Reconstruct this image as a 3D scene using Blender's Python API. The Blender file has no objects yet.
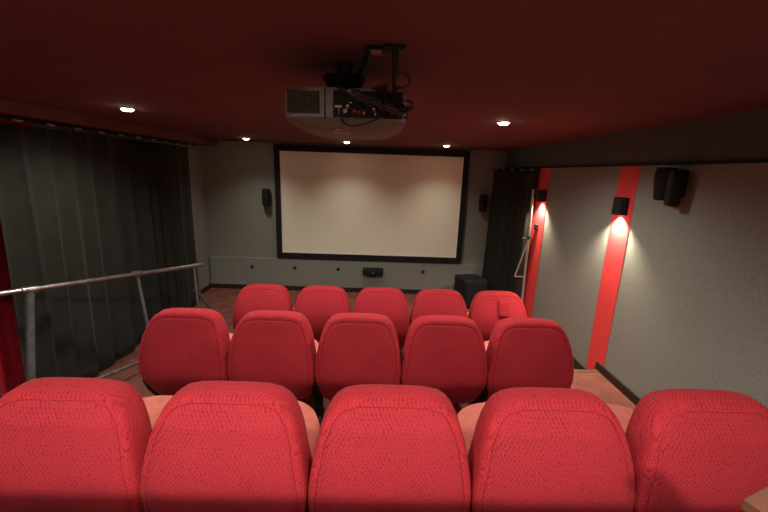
import bpy, bmesh, math, random
from mathutils import Vector, Matrix
random.seed(4)
PI = math.pi
C = bpy.context.scene.collection
EYE = 1.95                      # eye height over the stage floor

# ------------------------------------------------------------------ materials
def mat(name, base, rough=0.8, metal=0.0, sheen=0.0, spec=0.3, noise=None, bump=None, emit=None, coat=0.0):
    m = bpy.data.materials.new(name); m.use_nodes = True
    nt = m.node_tree; b = nt.nodes['Principled BSDF']
    b.inputs['Base Color'].default_value = (*base, 1)
    b.inputs['Roughness'].default_value = rough
    b.inputs['Metallic'].default_value = metal
    b.inputs['Specular IOR Level'].default_value = spec
    b.inputs['Coat Weight'].default_value = coat
    if sheen:
        b.inputs['Sheen Weight'].default_value = sheen
        b.inputs['Sheen Roughness'].default_value = 0.45
        b.inputs['Sheen Tint'].default_value = (*[min(1, c * 1.6 + 0.12) for c in base], 1)
    if emit:
        b.inputs['Emission Color'].default_value = (*emit[0], 1)
        b.inputs['Emission Strength'].default_value = emit[1]
    tc = nt.nodes.new('ShaderNodeTexCoord')
    if noise:                    # (scale, darkest factor, brightest factor)
        n = nt.nodes.new('ShaderNodeTexNoise'); n.inputs['Scale'].default_value = noise[0]; n.inputs['Detail'].default_value = 5
        nt.links.new(tc.outputs['Object'], n.inputs['Vector'])
        r = nt.nodes.new('ShaderNodeValToRGB')
        r.color_ramp.elements[0].position = 0.32; r.color_ramp.elements[1].position = 0.68
        r.color_ramp.elements[0].color = (*[c * noise[1] for c in base], 1)
        r.color_ramp.elements[1].color = (*[min(1, c * noise[2]) for c in base], 1)
        nt.links.new(n.outputs['Fac'], r.inputs['Fac']); nt.links.new(r.outputs['Color'], b.inputs['Base Color'])
    if bump:                     # (scale, strength, distance)
        n2 = nt.nodes.new('ShaderNodeTexNoise'); n2.inputs['Scale'].default_value = bump[0]; n2.inputs['Detail'].default_value = 3
        nt.links.new(tc.outputs['Object'], n2.inputs['Vector'])
        bp = nt.nodes.new('ShaderNodeBump'); bp.inputs['Strength'].default_value = bump[1]; bp.inputs['Distance'].default_value = bump[2]
        nt.links.new(n2.outputs['Fac'], bp.inputs['Height']); nt.links.new(bp.outputs['Normal'], b.inputs['Normal'])
    return m

def moquette(name, base, dark, fleck=0.45, period=0.015):
    """woven seat cloth: a zigzag of darker flecks with a grain over it"""
    m = bpy.data.materials.new(name); m.use_nodes = True
    nt = m.node_tree; L = nt.links; b = nt.nodes['Principled BSDF']
    b.inputs['Roughness'].default_value = 0.85; b.inputs['Specular IOR Level'].default_value = 0.2
    b.inputs['Sheen Weight'].default_value = 0.12; b.inputs['Sheen Roughness'].default_value = 0.35
    b.inputs['Sheen Tint'].default_value = (0.95, 0.30, 0.28, 1)
    tc = nt.nodes.new('ShaderNodeTexCoord'); sp = nt.nodes.new('ShaderNodeSeparateXYZ'); L.new(tc.outputs['Object'], sp.inputs[0])
    def M(op, a, c, cc=None):
        n = nt.nodes.new('ShaderNodeMath'); n.operation = op
        for i, v in enumerate([a, c, cc]):
            if v is None: continue
            if isinstance(v, (int, float)): n.inputs[i].default_value = v
            else: L.new(v, n.inputs[i])
        return n.outputs[0]
    up = M('SUBTRACT', sp.outputs['Z'], sp.outputs['Y'])       # runs over the top rim as well
    tri = M('PINGPONG', up, 0.045)
    k = 2 * PI / period
    s1 = M('SINE', M('MULTIPLY', M('ADD', sp.outputs['X'], tri), k), 0.0)
    s2 = M('SINE', M('MULTIPLY', up, k * 1.9), 0.0)
    st = M('ADD', M('MULTIPLY', s1, 0.7), M('MULTIPLY', s2, 0.3))
    n = nt.nodes.new('ShaderNodeTexNoise'); n.inputs['Scale'].default_value = 190; n.inputs['Detail'].default_value = 2
    L.new(tc.outputs['Object'], n.inputs['Vector'])
    big = nt.nodes.new('ShaderNodeTexNoise'); big.inputs['Scale'].default_value = 6
    L.new(tc.outputs['Object'], big.inputs['Vector'])
    v = M('ADD', M('MULTIPLY', st, fleck), M('MULTIPLY', M('SUBTRACT', n.outputs['Fac'], 0.5), 2.6))
    v = M('ADD', v, M('MULTIPLY', M('SUBTRACT', big.outputs['Fac'], 0.5), 0.8))
    r = nt.nodes.new('ShaderNodeValToRGB')
    r.color_ramp.elements[0].position = 0.0; r.color_ramp.elements[0].color = (*base, 1)
    r.color_ramp.elements[1].position = 0.9; r.color_ramp.elements[1].color = (*dark, 1)
    L.new(v, r.inputs['Fac']); L.new(r.outputs['Color'], b.inputs['Base Color'])
    bp = nt.nodes.new('ShaderNodeBump'); bp.inputs['Strength'].default_value = 0.16; bp.inputs['Distance'].default_value = 0.0015
    bp.invert = True
    L.new(v, bp.inputs['Height']); L.new(bp.outputs['Normal'], b.inputs['Normal'])
    return m

M_cloth  = moquette('red moquette', (0.46, 0.026, 0.038), (0.15, 0.008, 0.015), 0.48)
M_panel  = moquette('red moquette of the rear panel', (0.42, 0.026, 0.040), (0.18, 0.010, 0.02), 0.45)
M_seat   = mat('glare-lightened red seat cloth', (0.74, 0.20, 0.16), 0.9, sheen=0.3, noise=(14, 0.86, 1.1), bump=(60, 0.3, 0.002))  # glare of the ceiling lights on the seats is put into this lighter red
M_patch  = mat('sewn cloth patch', (0.36, 0.018, 0.03), 0.9, sheen=0.2, noise=(120, 0.8, 1.1))
M_steel_black = mat('black painted steel', (0.012, 0.012, 0.013), 0.45, noise=(20, 0.8, 1.2))
M_chrome = mat('chrome', (0.75, 0.75, 0.75), 0.18, 1.0, noise=(30, 0.9, 1.05))
M_tube   = mat('dull galvanised tube', (0.33, 0.34, 0.35), 0.30, 0.85, noise=(26, 0.6, 1.25))
M_alu    = mat('bright aluminium tube', (0.72, 0.70, 0.66), 0.35, 0.7, noise=(26, 0.9, 1.05))
M_post   = mat('grey painted post', (0.15, 0.155, 0.165), 0.55, 0.35, noise=(22, 0.8, 1.2))
M_carpet = mat('red brown carpet', (0.19, 0.062, 0.045), 0.95, sheen=0.15, noise=(7, 0.72, 1.25), bump=(240, 0.6, 0.004))
M_ceil   = mat('dark red ceiling paint', (0.145, 0.050, 0.047), 0.9, noise=(3, 0.93, 1.07), bump=(90, 0.1, 0.002))
M_wall   = mat('grey wall covering', (0.245, 0.250, 0.222), 0.92, noise=(90, 0.88, 1.1), bump=(160, 0.3, 0.002))
M_wall_shade= mat('shade-darkened grey wall', (0.105, 0.106, 0.096), 0.9, noise=(50, 0.9, 1.08))
M_red    = mat('red painted stripe', (0.78, 0.060, 0.062), 0.5, noise=(40, 0.94, 1.05))
M_redcl  = mat('deep red wall cloth', (0.62, 0.020, 0.045), 0.85, noise=(30, 0.92, 1.05))
M_base   = mat('dark brown skirting', (0.030, 0.019, 0.014), 0.6, noise=(25, 0.8, 1.2))
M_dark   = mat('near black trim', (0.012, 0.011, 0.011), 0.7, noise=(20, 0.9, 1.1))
M_nose   = mat('worn olive stair nosing', (0.17, 0.145, 0.085), 0.45, 0.5, noise=(40, 0.75, 1.2))
M_curt   = mat('charcoal velvet curtain', (0.021, 0.020, 0.017), 0.85, sheen=0.45, spec=0.2, noise=(9, 0.85, 1.15), bump=(120, 0.2, 0.002))
M_screen = mat('matt white screen cloth', (0.86, 0.84, 0.69), 0.9, noise=(60, 0.985, 1.01))
M_lit_edge = mat('painted screen edge highlight', (0.90, 0.86, 0.78), 0.7, noise=(60, 0.97, 1.0))
M_velvet = mat('black screen frame', (0.010, 0.010, 0.010), 0.75, noise=(60, 0.9, 1.1))
M_blackpl= mat('black plastic', (0.011, 0.011, 0.012), 0.5, noise=(50, 0.85, 1.15))
M_grille = mat('black speaker grille', (0.010, 0.010, 0.011), 0.8, noise=(300, 0.5, 1.5), bump=(400, 0.6, 0.002))
M_proj   = mat('dark grey projector case', (0.34, 0.34, 0.36), 0.42, noise=(40, 0.93, 1.06))
M_projun = mat('grey green projector underside', (0.17, 0.17, 0.12), 0.6, noise=(30, 0.93, 1.06))
M_cable  = mat('black cable sheath', (0.012, 0.012, 0.013), 0.28, spec=0.6, noise=(30, 0.9, 1.1))
M_copper = mat('copper red plug', (0.45, 0.12, 0.06), 0.35, 0.6, noise=(60, 0.9, 1.1))
M_white  = mat('white printed sticker', (0.75, 0.75, 0.74), 0.6, noise=(60, 0.95, 1.0))
M_orange = mat('orange paper tag', (0.42, 0.13, 0.09), 0.7, noise=(60, 0.95, 1.0))
M_lamp   = mat('lit lamp glass', (1, 0.95, 0.85), 0.5, emit=((1.0, 0.83, 0.58), 45), noise=(10, 1, 1))
M_lamp2  = mat('lit wall lamp glass', (1, 0.95, 0.85), 0.5, emit=((1.0, 0.80, 0.52), 14), noise=(10, 1, 1))
M_bezel  = mat('brushed lamp ring', (0.35, 0.28, 0.20), 0.4, 0.8, noise=(60, 0.9, 1.1))
M_wood   = mat('pale red brown wood', (0.15, 0.055, 0.036), 0.6, noise=(12, 0.8, 1.15))

# ------------------------------------------------------------------ helpers
def obj(name, bm, m, parent=None, smooth=True, bevel=0):
    bmesh.ops.recalc_face_normals(bm, faces=bm.faces)
    me = bpy.data.meshes.new(name); bm.to_mesh(me); bm.free()
    me.materials.append(m)
    o = bpy.data.objects.new(name, me); C.objects.link(o)
    if smooth:
        for p in me.polygons: p.use_smooth = True
        try: me.set_sharp_from_angle(angle=math.radians(38))
        except Exception: pass
    if bevel:
        md = o.modifiers.new('bevel', 'BEVEL'); md.width = bevel; md.segments = 2; md.limit_method = 'ANGLE'
        md.harden_normals = False
    if parent: o.parent = parent
    return o
def tag(o, label, cat, group=None):
    o['label'] = label; o['category'] = cat
    if group: o['group'] = group
    return o
def thing(name, label, cat, loc=(0, 0, 0), rotz=0, group=None):
    o = bpy.data.objects.new(name, None); C.objects.link(o)
    o.location = loc; o.rotation_euler = (0, 0, rotz); o.empty_display_size = 0.05
    return tag(o, label, cat, group)
def struct(name, bm, m, **k):
    o = obj(name, bm, m, smooth=False, **k); o['kind'] = 'structure'; return o
def box(bm, x0, x1, y0, y1, z0, z1, mtx=None):
    v = [bm.verts.new((x, y, z)) for x in (x0, x1) for y in (y0, y1) for z in (z0, z1)]
    if mtx:
        for q in v: q.co = mtx @ q.co
    for f in ((0, 1, 3, 2), (4, 6, 7, 5), (0, 4, 5, 1), (2, 3, 7, 6), (0, 2, 6, 4), (1, 5, 7, 3)): bm.faces.new([v[i] for i in f])
    return bm
def B(*a, **k): return box(bmesh.new(), *a, **k)
def tube(bm, pts, r, n=10, cap=True):
    pts = [Vector(p) for p in pts]; rings = []
    up = Vector((0, 0, 1)) if abs((pts[1] - pts[0]).normalized().z) < 0.9 else Vector((1, 0, 0))
    for i, p in enumerate(pts):
        d = (pts[min(i + 1, len(pts) - 1)] - pts[max(i - 1, 0)]).normalized()
        a = d.cross(up)
        if a.length < 1e-4: a = d.orthogonal()
        a.normalize(); b = d.cross(a).normalized(); up = -b if b.dot(up) < 0 else b
        a = d.cross(up).normalized(); b = up
        rr = r[i] if isinstance(r, (list, tuple)) else r
        rings.append([bm.verts.new(p + a * rr * math.cos(2 * PI * k / n) + b * rr * math.sin(2 * PI * k / n)) for k in range(n)])
    for A, D in zip(rings, rings[1:]):
        for k in range(n): bm.faces.new([A[k], A[(k + 1) % n], D[(k + 1) % n], D[k]])
    if cap: bm.faces.new(rings[0]); bm.faces.new(list(reversed(rings[-1])))
    return bm
def T(pts, r, n=10): return tube(bmesh.new(), pts, r, n)
def spline(P, n=8):
    P = [Vector(p) for p in P]; out = []
    for i in range(len(P) - 1):
        a, b, c, d = P[max(i - 1, 0)], P[i], P[i + 1], P[min(i + 2, len(P) - 1)]
        for k in range(n):
            t = k / n
            out.append(0.5 * ((2 * b) + (c - a) * t + (2 * a - 5 * b + 4 * c - d) * t * t + (3 * b - a - 3 * c + d) * t ** 3))
    return out + [P[-1]]
def lathe(bm, prof, n=24, mtx=Matrix()):
    """profile of (radius, height) turned about z"""
    rings = []
    for r, z in prof:
        rings.append([bm.verts.new(mtx @ Vector((r * math.cos(2 * PI * k / n), r * math.sin(2 * PI * k / n), z))) for k in range(n)])
    for A, D in zip(rings, rings[1:]):
        for k in range(n): bm.faces.new([A[k], A[(k + 1) % n], D[(k + 1) % n], D[k]])
    bm.faces.new(rings[0]); bm.faces.new(list(reversed(rings[-1])))
    return bm
def loft(rings, cap=True):
    bm = bmesh.new(); R = [[bm.verts.new(p) for p in r] for r in rings]
    n = len(R[0])
    for A, D in zip(R, R[1:]):
        for k in range(n): bm.faces.new([A[k], A[(k + 1) % n], D[(k + 1) % n], D[k]])
    if cap: bm.faces.new(R[0]); bm.faces.new(list(reversed(R[-1])))
    return bm

# ------------------------------------------------------------------ the room
XL, XR, YB, YF, H = -2.75, 1.93, 5.80, -3.2, 2.332
struct('floor', B(XL - .1, XR + .1, YF - .1, YB + .1, -0.1, 0.0), M_carpet)
struct('ceiling', B(XL - .1, XR + .1, YF - .1, YB + .1, H, H + 0.1), M_ceil)
struct('wall_back', B(XL - .1, XR + .1, YB, YB + .1, 0, H), M_wall)
struct('wall_rear', B(XL - .1, XR + .1, YF - .1, YF, 0, H), M_wall_shade)
struct('wall_left', B(XL - .1, XL, YF, YB, 0, H), M_wall)
struct('wall_right', B(XR, XR + .1, YF, YB, 0, 2.075), M_wall)
struct('wall_right_upper', B(XR, XR + .1, YF, YB, 2.075, H), M_wall_shade)  # dimness above the lamps' reach is put into the darker grey
struct('trim_1', B(XR - 0.014, XR, YF, YB, 2.062, 2.080), M_dark)  # dark strip in place of the shadow line under the upper wall
# boxed-out foot of the back wall, with its painted top edge
struct('trim_2', B(XL + 0.02, XR, YB - 0.050, YB, 0.075, 0.53), M_wall, bevel=0.004)
struct('baseboard_back', B(XL, XR, YB - 0.045, YB, 0, 0.075), M_base)
struct('baseboard_left', B(XL, XL + 0.014, YF, YB - .045, 0, 0.07), M_base)
# stepped rows; the aisle steps on the right reach further forward than the tiers
T2, T3 = 0.175, 0.350
def steps(z0, z1, yseat, yaisle):
    bm = bmesh.new()
    P = [(-1.66, YF), (XR, YF), (XR, yaisle), (1.40, yaisle), (1.40, yseat), (-1.66, yseat)]
    lo = [bm.verts.new((x, y, z0)) for x, y in P]; hi = [bm.verts.new((x, y, z1)) for x, y in P]
    bm.faces.new(list(reversed(lo))); bm.faces.new(hi)
    for i in range(6): bm.faces.new([lo[i], lo[(i + 1) % 6], hi[(i + 1) % 6], hi[i]])
    return bm
struct('floor_tier', steps(0, T2, 3.02, 3.93), M_carpet)
struct('floor_tier.001', steps(T2, T3, 1.88, 2.82), M_carpet)
for i, (y, z) in enumerate([(2.82, T3), (3.93, T2)]):
    struct('trim_%d' % (3 + i), B(1.38, XR - .02, y - 0.035, y + 0.006, z - 0.030, z + 0.006), M_nose, bevel=0.003)
struct('baseboard_right', B(XR - 0.016, XR, YF, 2.86, T3, T3 + 0.066), M_base)
struct('baseboard_right.001', B(XR - 0.016, XR, 2.826, 3.96, T2, T2 + 0.090), M_base)
struct('baseboard_right.002', B(XR - 0.016, XR, 3.936, YB - .045, 0, 0.09), M_base)
# unseen half wall, added behind the last row to shade its lower backs
struct('shade_wall', B(-1.66, 1.45, 0.47, 0.55, T3, 1.29), M_wall_shade)
# painted stripes running up the walls
struct('trim_5', B(XR - 0.004, XR, 2.775, 3.005, T2, 2.064), M_red)
struct('trim_6', B(XR - 0.004, XR, 4.235, 4.540, 0.09, 2.064), M_red)
struct('trim_7', B(XL, XL + 0.006, 1.95, 3.05, 0.07, 2.25), M_redcl)

struct('trim_8', B(XL, -2.49, YF, YB, EYE + 0.300, H), M_ceil)
# ------------------------------------------------------------------ curtains
def curtain(name, p0, p1, z0, z1, period, amp, seed, label, nrm, group=None, flare=0.0):
    rnd = random.Random(seed)
    p0, p1 = Vector(p0), Vector(p1); D = p1 - p0; L = D.length; d = D / L; nv = Vector(nrm)
    nu = int(L / 0.012); nz = 26
    # irregular folds: warp the phase
    ph = [rnd.uniform(0, 6.28) for _ in range(4)]
    def fold(s, t):
        w = s + 0.05 * math.sin(s * 2.3 + ph[0]) + 0.03 * math.sin(s * 5.1 + ph[1])
        a = amp * (0.75 + 0.35 * math.sin(s * 3.7 + ph[2]) + 0.0)
        q = 2 * PI * w / period
        g = 1.1 - 2.1 * abs(math.sin(q / 2)) ** 0.55 + 0.22 * math.sin(q * 0.5 + ph[3] + t * 0.9)
        return a * g * (0.55 + 0.5 * t) + 0.010 * math.sin(t * 3 + s * 4)
    bm = bmesh.new(); grid = []
    for j in range(nz + 1):
        t = j / nz; row = []
        for i in range(nu + 1):
            s = L * i / nu
            q = s + flare * t * (1 - s / L) * -1
            z = z1 + (z0 - z1) * t
            if j == nz: z += 0.012 * math.sin(2 * PI * s / period)
            n = fold(s, t)
            sh = 0.4 * amp * math.cos(2 * PI * s / period) * t
            row.append(bm.verts.new(Vector((*(p0.xy + d.xy * (q + sh)), z)) + nv * n))
        grid.append(row)
    for A, Bq in zip(grid, grid[1:]):
        for k in range(nu): bm.faces.new([A[k], A[k + 1], Bq[k + 1], Bq[k]])
    o = obj(name, bm, M_curt); tag(o, label, 'curtain', group)
    sd = o.modifiers.new('thickness', 'SOLIDIFY'); sd.thickness = 0.004
    return o
ZR = 2.218
curtain('curtain', (-2.575, 2.53, 0), (-2.575, 5.10, 0), 0.035, ZR - .03, 0.205, 0.060, 3,
        'long charcoal curtain drawn along the left wall behind the steel railing', (1, 0, 0), flare=0.10)
curtain('curtain', (-2.56, -2.6, 0), (-2.56, 2.25, 0), 0.035, ZR - .03, 0.22, 0.055, 9,
        'charcoal curtain at the left picture edge, in front of the deep red wall strip', (1, 0, 0))
curtain('curtain', (1.865, 4.50, 0), (1.715, 5.68, 0), 0.03, 2.035, 0.165, 0.045, 5,
        'narrow charcoal curtain gathered at the far end of the right wall', (-1, 0, 0))
def curtain_rail(loc0, loc1, n, label):
    a, b = Vector(loc0), Vector(loc1); t = thing('curtain_rail', label, 'curtain rail', a)
    d = b - a
    bm = bmesh.new(); tube(bm, [(0, 0, 0), d], 0.011, 10); obj('rail', bm, M_dark, t)
    for k in range(n):
        p = d * ((k + 0.5) / n); u = d.normalized()
        bm = bmesh.new(); tube(bm, [p - u * 0.035, p + u * 0.035], 0.0125, 10)
        obj('glider', bm, M_tube, t)
    for k in range(4):
        p = d * ((k + 0.15) / 3.3)
        top = (H if a.x < 0 else None)
        if a.x < 0: bm = T([p + Vector((0, 0, 0.005)), p + Vector((0, 0, EYE + .302 - a.z))], 0.005)
        else: bm = T([p, p + Vector((XR - a.x - (d * ((k + .15) / 3.3)).x, 0, 0))], 0.005)
        obj('bracket', bm, M_dark, t)
    return t
curtain_rail((-2.545, -2.6, ZR), (-2.545, 5.16, ZR), 30, 'dark curtain rail with pale gliders below the ceiling on the left')
curtain_rail((1.870, 4.44, 2.045), (1.710, 5.74, 2.045), 5, 'short dark curtain rail over the gathered curtain on the right')

# ------------------------------------------------------------------ projection screen
t = thing('projection_screen', 'wide blank cream projection screen in a black frame on the back wall', 'screen', (-0.1465, YB, 0.54))
hw, zb, zt = 1.4025, 0.638 - .54, 2.216 - .54
obj('screen_surface', B(-hw, hw, -0.045, -0.030, zb, zt), M_screen, t, smooth=False)
bm = bmesh.new(); fw = 0.085
box(bm, -hw - fw, hw + fw, -0.062, -0.004, zt, zt + 0.098); box(bm, -hw - fw, hw + fw, -0.062, -0.004, zb - 0.088, zb)
box(bm, -hw - fw, -hw, -0.062, -0.004, zb, zt); box(bm, hw, hw + fw, -0.062, -0.004, zb, zt)
obj('frame', bm, M_velvet, t, smooth=False)
bm = bmesh.new(); box(bm, -hw, hw, -0.050, -0.045, zb, zb + 0.018); box(bm, -hw, -hw + 0.012, -0.050, -0.045, zb + .018, zt); box(bm, hw - .012, hw, -0.050, -0.045, zb + .018, zt)
obj('edge_highlight', bm, M_lit_edge, t, smooth=False)  # pale strips paint the bright lit edge of the screen

# ------------------------------------------------------------------ speakers on the back wall
def wall_speaker(x, z, turn, label):
    t = thing('wall_speaker', label, 'speaker', (x, YB, z), 0, 'small speakers either side of the screen')
    rot = Matrix.Rotation(turn, 4, 'Z')
    def ring(k, dz):
        w, d = 0.062 * k, 0.10 * k
        P = [(-w, 0), (-w * .95, -d * .6), (-w * .6, -d * .95), (0, -d * 1.05), (w * .6, -d * .95), (w * .95, -d * .6), (w, 0)]
        return [rot @ Vector((px, py, dz)) + Vector((0, -0.035, 0)) for px, py in P]
    obj('cabinet', loft([ring(.80, -0.128), ring(.93, -0.118), ring(1.0, 0), ring(.93, 0.118), ring(.80, 0.128)]), M_blackpl, t)
    def gr(k, dz):
        w, d = 0.055 * k, 0.109
        return [rot @ Vector((px, py, dz)) + Vector((0, -0.035, 0)) for px, py in [(-w * .9, -d * .70), (-w * .5, -d * .96), (0, -d * 1.03), (w * .5, -d * .96), (w * .9, -d * .70), (w * .5, -d * .6), (-w * .5, -d * .6)]]
    obj('grille', loft([gr(.85, -0.105), gr(1, 0), gr(.85, 0.105)]), M_grille, t)
    obj('bracket', T([(0, 0, 0), (0, -0.05, 0)], 0.018), M_steel_black, t)
wall_speaker(-1.785, 1.515, 0.35, 'small black wall speaker to the left of the projection screen')
wall_speaker(1.62, 1.535, -0.35, 'small black wall speaker between the screen and the gathered curtain')
# centre speaker: a wide shallow cabinet with a curved front
t = thing('center_speaker', 'wide black speaker mounted low under the middle of the screen', 'speaker', (-0.083, YB - .050, 0.372))
def cring(x, k): return [Vector((x, y * k, z * k)) for y, z in [(0, -.055), (-.06, -.062), (-.105, -.045), (-.122, 0), (-.112, .045), (-.07, .060), (0, .060)]]
obj('cabinet', loft([cring(-.162, .86), cring(-.150, 1), cring(.150, 1), cring(.162, .86)]), M_blackpl, t)
obj('grille', loft([[Vector((x, y, z)) for y, z in [(-.09, -.052), (-.112, -.045), (-.127, 0), (-.117, .040), (-.09, .05)]] for x in (-.14, .14)]), M_grille, t)
obj('bracket', B(-0.06, 0.06, -0.03, 0, -0.09, -0.05), M_steel_black, t)
obj('badge', B(-0.02, 0.02, -0.13, -0.124, -0.008, 0.006), M_chrome, t)
for i, (x, w) in enumerate([(-2.045, 'left of the row, nearest the left corner'), (-1.355, 'second from the left'), (-0.650, 'just left of the centre speaker'), (0.735, 'right of the centre speaker')]):
    t = thing('wall_fitting', 'dark round fitting low on the back wall, ' + w, 'wall fitting', (x, YB - .050, 0.385), 0, 'round fittings low on the back wall')
    mx = Matrix.Rotation(PI / 2, 4, 'X')
    obj('ring', lathe(bmesh.new(), [(0.026, 0), (0.028, 0.004), (0.022, 0.008), (0.018, 0.004)], 20, mx), M_base, t)
    obj('socket', lathe(bmesh.new(), [(0.017, 0), (0.016, 0.006), (0.008, 0.010)], 16, mx), M_dark, t)

# ------------------------------------------------------------------ subwoofer
t = thing('subwoofer', 'black cube subwoofer on the floor in front of the far right corner', 'speaker', (1.42, 5.33, 0), math.radians(12))
obj('cabinet', B(-.185, .185, -.19, .19, .025, .435), M_blackpl, t, smooth=False, bevel=0.012)
obj('grille', B(-.165, .165, -.206, -.19, .045, .405), M_grille, t, smooth=False, bevel=0.006)
for sx in (-1, 1):
    for sy in (-1, 1):
        obj('foot', lathe(bmesh.new(), [(.02, 0), (.024, .004), (.022, .026)], 12, Matrix.Translation((sx * .14, sy * .145, 0))), M_dark, t)

# ------------------------------------------------------------------ right wall: lamps, surround speaker, switch, stand
def sconce(y, z, label):
    t = thing('wall_lamp', label, 'wall lamp', (XR - .004, y, z), 0, 'black wall lamps on the red stripes')
    def half(r, dz, n=14):
        return [Vector((-r * math.sin(PI * k / n), -0.066 * math.cos(PI * k / n) * r / 0.075, dz)) for k in range(n + 1)]
    bm = bmesh.new()
    rings = [half(.075, .068), half(.075, -.068), half(.068, -.068), half(.068, -.050)]
    R = [[bm.verts.new(p) for p in r] for r in rings]
    for A, D in zip(R, R[1:]):
        for k in range(len(A) - 1): bm.faces.new([A[k], A[k + 1], D[k + 1], D[k]])
    bm.faces.new(R[0])
    bm.faces.new(R[-1]); 
    obj('shade', bm, M_steel_black, t)
    obj('back_plate', B(-0.006, 0.0, -.060, .060, -.062, .066), M_steel_black, t, smooth=False)
    bm = lathe(bmesh.new(), [(.004, -.047), (.022, -.047), (.024, -.053), (.016, -.060), (.004, -.061)], 20, Matrix.Translation((-.036, 0, 0)))
    obj('bulb', bm, M_lamp2, t)
    sp = bpy.data.lights.new('wall_lamp_light', 'SPOT'); sp.energy = 88; sp.color = (1, .84, .62); sp.spot_size = math.radians(118); sp.spot_blend = 0.75
    sp.shadow_soft_size = 0.015
    lo = bpy.data.objects.new('wall_lamp_light', sp); C.objects.link(lo); lo.location = (XR - .004 - .040, y, z - .068)
    lo.rotation_euler = (0, math.radians(0), 0)
sconce(2.890, 1.754, 'black half round wall lamp on the nearer red stripe of the right wall')
sconce(4.33, 1.745, 'black half round wall lamp on the far red stripe beside the curtain')
# surround speaker, turned into the room on a stub bracket
t = thing('surround_speaker', 'large black surround speaker high on the right wall beside the nearer stripe', 'speaker', (XR, 2.375, 1.930))
def lobe(cy, cx, a, b, z0, z1, tw):
    out = []
    for z, k in [(z0, .62), (z0 + .012, .74), ((z0 + z1) / 2, .93), (z1 - .05, 1.0), (z1 - .012, .94), (z1, .80)]:
        R_ = Matrix.Rotation(tw, 4, 'Z')
        ring = []
        for q in range(24):
            c_, s_ = math.cos(2 * PI * q / 24), math.sin(2 * PI * q / 24)
            ring.append(Vector((cx, cy, 0)) + R_ @ Vector((b * k * math.copysign(abs(c_) ** .6, c_), a * k * math.copysign(abs(s_) ** .6, s_), z)))
        out.append(ring)
    return out
obj('cabinet', loft(lobe(.040, -.075, .058, .052, -.098, .112, .25)), M_grille, t)
obj('cabinet', loft(lobe(-.036, -.065, .053, .048, -.128, .098, -.25)), M_blackpl, t)
obj('screw', lathe(bmesh.new(), [(.002, 0), (.006, 0), (.005, .003), (.001, .004)], 10, Matrix.Translation((-.125, 0, .100))), M_chrome, t)
obj('bracket', T([(0, 0, 0.0), (-0.06, 0, 0)], 0.020), M_steel_black, t)
obj('wall_plate', B(-0.012, 0, -.05, .05, -.07, .09), M_steel_black, t, smooth=False, bevel=0.003)
bm = bmesh.new(); box(bm, -.03, 0, -.035, .035, -.035, .035)
t = thing('switch_box', 'small black box on the far red stripe below its lamp', 'switch', (XR - .004, 4.40, 1.36))
obj('case', bm, M_blackpl, t, smooth=False, bevel=0.004)
obj('button', B(-.036, -.03, -.012, .012, -.012, .012), M_dark, t, smooth=False)
# tubular metal frame leaning by the curtain
t = thing('metal_stand', 'thin silver tube stand with a triangular brace by the right curtain', 'stand', (1.82, 4.33, 0))
obj('pole', T([(0.012, 0.0, 0.0), (-0.028, 0, 1.815)], 0.014), M_alu, t)
obj('arm', T([(0.0, 0, 1.236), (-0.085, 0, 1.235)], 0.010), M_alu, t)
obj('brace', T([(-0.008, 0, 1.236), (-0.124, 0, 0.754)], 0.010), M_alu, t)
obj('shelf_bar', T([(-0.130, 0, 0.750), (0.0, 0, 0.748)], 0.010), M_alu, t)
obj('foot', T([(0.0, -.16, 0.014), (0.0, .16, 0.014)], 0.014), M_alu, t)
obj('clamp', T([(-0.0155, 0, 1.22), (-0.0165, 0, 1.26)], 0.020), M_steel_black, t)
# end of a wooden board lying over the added half wall
t = tag(obj('wooden_board', B(-.045, .045, -.42, 0, 0, .024), M_wood, smooth=False, bevel=.002), 'pale red brown wooden board end at the bottom right corner', 'board')
t.location = (.815, .636, 1.29); t.rotation_euler = (0, 0, math.radians(21.6))

# ------------------------------------------------------------------ railing on the left
t = thing('railing', 'steel tube railing with grey posts in front of the long left curtain', 'railing')
def W(x, y, z): return (x, y, z + EYE)
a, b = Vector(W(-1.945, 3.915, -1.060)), Vector(W(-2.474, 2.489, -0.897))
u = (b - a).normalized()
obj('handrail', T([a, b, b + u * 0.27], 0.019, 14), M_tube, t)
lo0, lo1 = Vector(W(-2.226, 3.157, -1.822)), Vector(W(-2.392, 2.709, -1.784))
v = (lo1 - lo0).normalized()
obj('lower_rail', T([lo0 - v * 0.70, lo0, lo1 + v * 0.25], 0.019, 12), M_tube, t)
for (top, bot, r) in [((-2.474, 2.489, -0.915), (-2.520, 2.36, -1.93), 0.026),
                      ((-2.200, 3.226, -0.995), (-2.175, 3.30, -1.93), 0.015)]:
    obj('post', T([W(*top), W(*bot)], r, 14), M_post, t)
    k = Vector(W(*top))
    c = obj('clamp', T([k + u * -0.045 + Vector((0, 0, .016)), k + u * 0.045 + Vector((0, 0, .016))], 0.027, 14), M_tube, t)
obj('post', T([W(-1.982, 3.815, -1.06), W(-1.972, 3.835, -1.93)], 0.014, 12), M_post, t)
obj('brace', T([W(-1.975, 3.828, -1.325), W(-1.85, 4.15, -1.945)], 0.015, 12), M_tube, t)
kk = Vector(W(-1.977, 3.829, -1.325))
obj('clamp', T([kk + Vector((-.035, 0, 0)), kk + Vector((.035, 0, 0))], 0.017, 12), M_chrome, t)
kk = Vector(W(-1.982, 3.815, -1.050))
obj('clamp', T([kk - u * .03, kk + u * .03], 0.025, 12), M_tube, t)
for p in [(-2.520, 2.36), (-2.175, 3.30), (-1.972, 3.835)]:
    obj('base_plate', lathe(bmesh.new(), [(.05, 0), (.05, .006), (.03, .012)], 16, Matrix.Translation((p[0], p[1], 0))), M_post, t)

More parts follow.
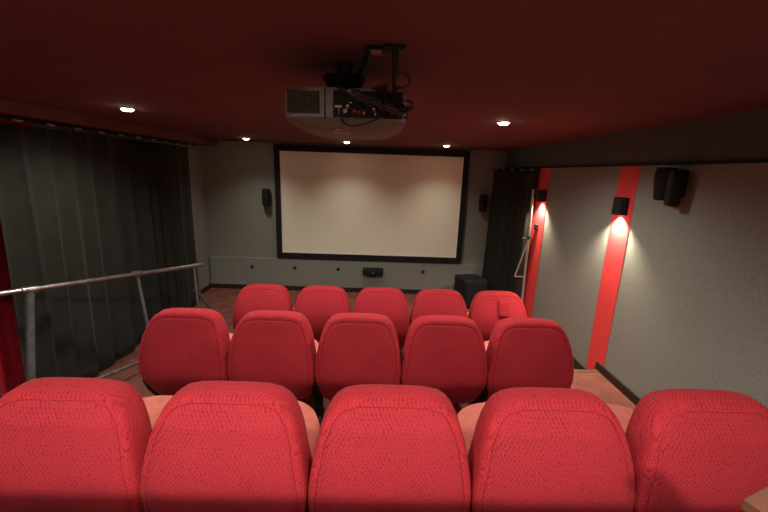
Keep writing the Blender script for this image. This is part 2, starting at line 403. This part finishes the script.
# ------------------------------------------------------------------ downlights
def downlight(x, y, label, energy, cone=150):
    t = thing('ceiling_light', label, 'ceiling light', (x, y, H), 0, 'recessed ceiling downlights')
    obj('bezel', lathe(bmesh.new(), [(.038, 0), (.054, 0), (.054, -.004), (.046, -.007), (.039, -.003)], 28), M_bezel, t)
    obj('lamp', lathe(bmesh.new(), [(.002, -.002), (.038, -.002), (.038, -.008), (.026, -.018), (.002, -.021)], 24), M_lamp, t)
    sp = bpy.data.lights.new('downlight_beam', 'SPOT'); sp.energy = energy; sp.color = (1, .95, .81)
    sp.spot_size = math.radians(cone); sp.spot_blend = 1.0 if y > 5 else 0.7; sp.shadow_soft_size = 0.07
    lo = bpy.data.objects.new('downlight_beam', sp); C.objects.link(lo); lo.location = (x, y, H - .03)
X0, S = -0.473, 1.3475
for (x, y, w, e) in [(X0 - S, 2.778, 'to the left of the projector, over the railing', 70), (X0 + S, 2.778, 'to the right of the projector, in front of the stripe', 70),
                     (X0 - S, 5.117, 'leftmost of the three before the screen', 34), (X0, 5.117, 'middle one of the three before the screen', 34), (X0 + S, 5.117, 'rightmost of the three before the screen', 34),
                     (X0, 2.778, 'hidden behind the projector', 62), (-0.80, -0.55, 'overhead behind the viewer on the left', 166), (0.50, -0.55, 'overhead behind the viewer on the right', 166),
                     (X0 - S, 0.44, 'above the nearest row on the left', 34), (X0, 0.44, 'above the middle of the nearest row', 34), (X0 + S, 0.44, 'above the nearest row on the right', 34),
                     (X0 - S, -2.00, 'near the rear wall on the left', 150), (X0, -2.00, 'near the middle of the rear wall', 150), (X0 + S, -2.00, 'near the rear wall on the right', 150)]:
    downlight(x, y, 'small bright recessed downlight ' + w, e, 122 if y > 5 else (156 if y > 2 else (166 if y > 0 else (154 if y > -1 else 168))))

# ------------------------------------------------------------------ projector
P = thing('projector', 'dark grey projector hanging upside down from the ceiling', 'projector', (-0.130, 1.50, EYE + 0.165))
def sup(w, d, z, n=40, e=3.6, yo=0):
    out = []
    for k in range(n):
        a = 2 * PI * k / n; c, s = math.cos(a), math.sin(a)
        out.append(Vector((w * math.copysign(abs(c) ** (2 / e), c), yo + d * math.copysign(abs(s) ** (2 / e), s), z)))
    return out
# case: flat rear face towards the seats, rounded front
obj('case', loft([sup(.205, .190, .001, e=6), sup(.212, .200, .010, e=7), sup(.213, .203, .090, e=7), sup(.205, .195, .104, e=5), sup(.185, .17, .110, e=4)]), M_proj, P)
obj('underside', loft([sup(.212, .200, .006, e=6), sup(.200, .195, -.004, e=5), sup(.165, .20, -.022, e=3.5, yo=.02), sup(.12, .15, -.030, e=3, yo=.02)]), M_projun, P)
# air outlet on the left of the rear face: frame of slats
bm = bmesh.new()
for k in range(10): box(bm, -.189, -.083, -.2080, -.2045, .022 + k * .0068, .0236 + k * .0068)
for k in range(11): box(bm, -.189 + k * .0105, -.188 + k * .0105, -.2080, -.2045, .022, .087)
v_ = obj('vent', B(-.190, -.082, -.2055, -.200, .020, .089), M_dark, P, smooth=False)
obj('slats', bm, M_projun, v_, smooth=False)
obj('seam', B(-.0655, -.0625, -.2060, -.200, .004, .100), M_dark, P, smooth=False)
obj('connector_panel', B(-.036, .195, -.2058, -.200, .010, .094), M_blackpl, P, smooth=False)
obj('sticker', B(-.030, -.008, -.2085, -.2055, .040, .047), M_white, P, smooth=False)
obj('sticker', B(-.018, -.016, -.2085, -.2055, .020, .037), M_white, P, smooth=False)
mx = Matrix.Rotation(PI / 2, 4, 'X')
for k, (x, z, r, m) in enumerate([(.004, .028, .0085, M_chrome), (.012, .043, .007, M_chrome), (.022, .054, .005, M_chrome), (.035, .030, .007, M_copper), (.050, .027, .006, M_copper), (.066, .024, .006, M_chrome), (.100, .036, .007, M_chrome), (.104, .022, .005, M_chrome)]):
    obj('connector', lathe(bmesh.new(), [(r, 0), (r, .010), (r * .75, .012), (r * .55, .006)], 16, Matrix.Translation((x, -.2055, z)) @ mx), m, P)
bm = bmesh.new(); box(bm, -.047, .012, -.115, -.110, -.0325, -.0290); 
obj('label_line', B(-.035, -.010, -.160, -.155, -.0275, -.0230), M_white, P, smooth=False)
obj('label_line', bm, M_white, P, smooth=False)
# ceiling bracket is a thing of its own
K = thing('projector_bracket', 'black steel ceiling bracket that carries the projector', 'bracket', (0.005, 1.25, H))
obj('ceiling_plate', B(-.010, .058, -.028, .022, -.014, 0), M_steel_black, K, smooth=False, bevel=0.003)
obj('arm', T([(.0, 0, -.008), (-.055, 0.0, -.010), (-.085, .10, -.050), (-.10, .19, -.075)], 0.011, 10), M_steel_black, K)
obj('hanger', T([(.028, 0, -.012), (.026, .006, -.13)], [.012, .0045], 10), M_steel_black, K)
obj('head', loft([[Vector((-.150 + q.x, .21 + q.y, z)) for q in sup(w, d, 0, n=20)] for w, d, z in [(.075, .06, -.045), (.080, .065, -.058), (.06, .05, -.085), (.10, .09, -.1065)]]), M_steel_black, K)
obj('spindle', T([(-.150, .21, 0), (-.150, .21, -.06)], 0.030, 16), M_steel_black, K)
obj('tag', B(-.048, -.016, -.0135, .012, -.024, -.0155), M_orange, K, smooth=False)
# cables: bundle from the bracket down behind the sockets
def cab(pts, r, lab):
    q = [Vector(p) + Vector((-0.123, 1.50, EYE + 0.165)) for p in pts]
    tag(obj('cable', tube(bmesh.new(), spline(q, 9), r, 8), M_cable), lab, 'cable', 'cables at the back of the projector')
rn = random.Random(5)
GL = 'black cable in the bundle hanging over the sockets of the projector'
for k in range(13):
    s = k / 12
    x0 = -.030 + rn.uniform(-.02, .02); x1 = .03 + .15 * s + rn.uniform(-.01, .01)
    z1 = .055 + .04 * (1 - s) + rn.uniform(-.02, .01)
    cab([(x0, -.06, .135), (x0 + .012, -.16, .120), (x0 + .025, -.222 - .012 * rn.random(), .098), ((x0 + x1) / 2, -.232 - .02 * rn.random(), (.09 + z1) / 2 - .005),
         (x1, -.235 - .01 * rn.random(), z1 - .012), (x1 + .015, -.224, z1 - .034), (x1 + .005, -.2066, max(.018, z1 - .045))], .0036, GL)
for k in range(6):
    y = -.225 - .006 * k
    cab([(.085 + .01 * k, y, .10 + .002 * k), (.13, y - .006, .080 - .006 * k), (.175, y, .060 - .005 * k), (.20, y + .004, .040), (.185, y, .022), (.15, y, .028 + .004 * k), (.12, y, .045), (.135, y + .012, .07)], .0036, GL)
cab([(.012, -.216, .026), (-.008, -.228, .010), (-.006, -.232, -.010), (.03, -.232, -.020), (.075, -.230, -.008), (.115, -.225, .010), (.135, -.212, .022)], .0035, 'black cable sagging in one loop below the projector sockets')
th = [(.178 + .026 * math.cos(a), -.238 + .004 * math.sin(a * .5), .122 + .022 * math.sin(a)) for a in [x * PI / 8 - 2.0 for x in range(0, 17)]]
cab([(.15, -.228, .085)] + th, .0034, 'black cable curled in a ring above the right end of the projector')
th = [(.200 + .020 * math.cos(a), -.222, .050 + .016 * math.sin(a)) for a in [x * PI / 8 for x in range(0, 20)]]
cab([(.19, -.222, .035)] + th, .0036, 'black cable coiled at the right side of the projector')

# ------------------------------------------------------------------ cinema seats
HALF = [(0, .846), (.06, .846), (.122, .843), (.170, .832), (.200, .812), (.221, .786), (.240, .748), (.256, .700), (.266, .650), (.276, .590), (.284, .530),
        (.2855, .470), (.282, .415), (.273, .362), (.263, .312), (.250, .268), (.234, .238), (.205, .222), (.15, .217), (.07, .216), (0, .216)]
OUT = [Vector(p) for p in HALF] + [Vector((-x, z)) for x, z in reversed(HALF[1:-1])]
# normals for a true inset
def inset(d):
    n = len(OUT); res = []
    for i in range(n):
        t_ = (OUT[(i + 1) % n] - OUT[i - 1]).normalized()
        nn = Vector((t_.y, -t_.x))          # inward for this winding
        c = Vector((0, .54)) - OUT[i]
        if nn.dot(c) < 0: nn = -nn
        res.append(OUT[i] + nn * d)
    return res
def scl(ring, k): return [Vector((p.x * k, .55 + (p.y - .55) * k)) for p in ring]
def spine(z):                               # rear face bulges towards the viewer below the headrest
    s = min(1, max(0, (.89 - z) / .34)); s = s * s * (3 - 2 * s)
    low = max(0, (.42 - z) / .2)
    low = min(1, max(0, (.46 - z) / .25)); low = low * low * (3 - 2 * low)
    return -.084 * s + .085 * low
def front(ring, y):                         # the cushion is thicker towards the small of the back
    return [Vector((p.x, spine(p.y) + y + .070 * min(1, max(0, (.84 - p.y) / .35)) - .06 * min(1, max(0, (.46 - p.y) / .25)), p.y)) for p in ring]
def layer(ring, y): return [Vector((p.x, spine(p.y) + y, p.y)) for p in ring]
def make_chair():
    t = thing('cinema_seat', 'x', 'cinema seat')
    r = [layer(inset(.032), -.016), layer(inset(.028), -.021), layer(inset(.015), -.019), layer(inset(.004), -.008), layer(inset(0), .012), front(inset(0), .050),
         front(inset(.004), .074), front(inset(.018), .092), front(inset(.05), .100), front(scl(inset(.05), .6), .092), front(scl(inset(.05), .15), .088)]
    back = obj('backrest', loft(r), M_cloth, t)
    base = inset(.031)
    r = [layer(base, -.010), layer(base, -.0195), layer(inset(.036), -.0235), layer(inset(.045), -.027), layer(scl(inset(.05), .8), -.032), layer(scl(inset(.05), .5), -.036), layer(scl(inset(.05), .15), -.037)]
    obj('back_panel', loft(r), M_panel, t)
    # seat cushion, rounded at the front
    def sr_(k, z):
        pts = []
        for a in range(44):
            q = 2 * PI * a / 44; c, s = math.cos(q), math.sin(q)
            e = 2.35 if s > 0 else 5
            x = .252 * k * math.copysign(abs(c) ** (2 / e), c)
            y = .345 + .255 * k * math.copysign(abs(s) ** (2 / e), s)
            pts.append(Vector((x, y, z + .012 * (1 - k) * 4 * (1 if z > .36 else 0) * .4 + .018 * (y - .3) / .24 * (1 if z > .3 else 0))))
        return pts
    obj('seat', loft([sr_(.55, .285), sr_(.90, .290), sr_(.97, .305), sr_(1, .335), sr_(1, .372), sr_(.975, .392), sr_(.93, .402), sr_(.8, .408), sr_(.5, .412), sr_(.12, .413)]), M_seat, t)
    for s in (-1, 1):
        bm = bmesh.new()
        xa, xb = s * .262, s * .284
        prof = [(.02, 0), (.20, 0), (.20, .02), (.14, .05), (.12, .24), (.16, .33), (.10, .42), (-.03, .47), (-.065, .44), (-.068, .36), (-.03, .28), (.03, .20), (.05, .05), (.02, .02)]
        A = [bm.verts.new((xa, y, z)) for y, z in prof]; D = [bm.verts.new((xb, y, z)) for y, z in prof]
        bm.faces.new(A); bm.faces.new(list(reversed(D)))
        for i in range(len(A)): bm.faces.new([A[i], A[(i + 1) % len(A)], D[(i + 1) % len(A)], D[i]])
        lg = obj('leg', bm, M_steel_black, t, smooth=False, bevel=0.003)
        bt = lathe(bmesh.new(), [(.009, 0), (.010, .006), (.006, .011), (.002, .013)], 14, Matrix.Translation((s * .273, -.066, .405)) @ Matrix.Rotation(PI / 2, 4, 'X'))
        obj('bolt', bt, M_chrome, lg)
    obj('seat_frame', B(-.262, .262, .10, .22, .262, .29), M_steel_black, t, smooth=False)
    return t
def dup(root):
    r = root.copy(); C.objects.link(r)
    for ch in list(root.children):
        c = ch.copy(); C.objects.link(c); c.parent = r
        for g in list(ch.children):
            d = g.copy(); C.objects.link(d); d.parent = c
    return r
WID = 0.572
place = ['leftmost', 'second from the left', 'middle one', 'second from the right', 'rightmost']
rows = [(.065, 1.132, T3, .344 + .0, 'nearest row', 'cinema seats in the nearest row'),
        (-.111, 2.253, T2, 0, 'middle row', 'cinema seats in the middle row'),
        (.042, 3.374, 0, 0, 'front row', 'cinema seats in the front row by the screen')]
first = make_chair(); used = False
for ri, (x0, y, z, _, rn_, grp) in enumerate(rows):
    for i in range(5):
        o = dup(first) if used else first
        used = True
        o.location = (x0 + (i - 2) * WID, y, z - (0.005 if ri == 2 else 0) + (0.005 if ri == 0 else 0))
        if ri == 2: o.location.z = 0
        if ri == 0: o.location.z = T3 + (-.006, -.004, -.002, .002, .012)[i]
        o['label'] = 'red cinema seat seen from behind, %s of the %s' % (place[i], rn_); o['group'] = grp
        if ri == 2 and i == 4:
            bm = bmesh.new(); bb = []
            for j in range(7):
                zz = .79 - j * .026
                for xx in (-.02, .012, .045, .078): bb.append(bm.verts.new((xx, spine(zz) - .0455 + .05 * max(0, xx) + .10 * max(0, zz - .75), zz)))
            for j in range(6):
                for q in range(3): bm.faces.new([bb[4 * j + q], bb[4 * j + q + 1], bb[4 * j + q + 5], bb[4 * j + q + 4]])
            p = obj('patch', bm, M_patch, o); p['label'] = 'darker square of cloth sewn on the back'
            sd = p.modifiers.new('thickness', 'SOLIDIFY'); sd.thickness = 0.006; sd.offset = 0
            o['label'] = 'red cinema seat with a sewn patch, rightmost of the front row by the screen'

# ------------------------------------------------------------------ camera
f, p, r, yw = 364.5, *[math.radians(a) for a in (12.92, 1.98, 0.883)]
F = Vector((math.sin(yw) * math.cos(p), math.cos(yw) * math.cos(p), -math.sin(p)))
R = Vector((math.cos(yw), -math.sin(yw), 0)); U = R.cross(F)
R2 = R * math.cos(r) + U * math.sin(r); U2 = U * math.cos(r) - R * math.sin(r)
cam = bpy.data.cameras.new('camera'); cam.sensor_width = 36; cam.lens = f / 768 * 36; cam.clip_start = 0.02
co = bpy.data.objects.new('camera', cam); C.objects.link(co)
mm = Matrix((R2, U2, -F)).transposed().to_4x4(); mm.translation = Vector((0, 0, EYE)); co.matrix_world = mm
sc = bpy.context.scene; sc.camera = co
w = bpy.data.worlds.new('world'); sc.world = w; w.use_nodes = True
w.node_tree.nodes['Background'].inputs[0].default_value = (1, .9, .8, 1); w.node_tree.nodes['Background'].inputs[1].default_value = 0.0
vs = sc.view_settings; vs.view_transform = 'Standard'; vs.look = 'None'; vs.gamma = 1; vs.use_curve_mapping = False; vs.exposure = 0.06
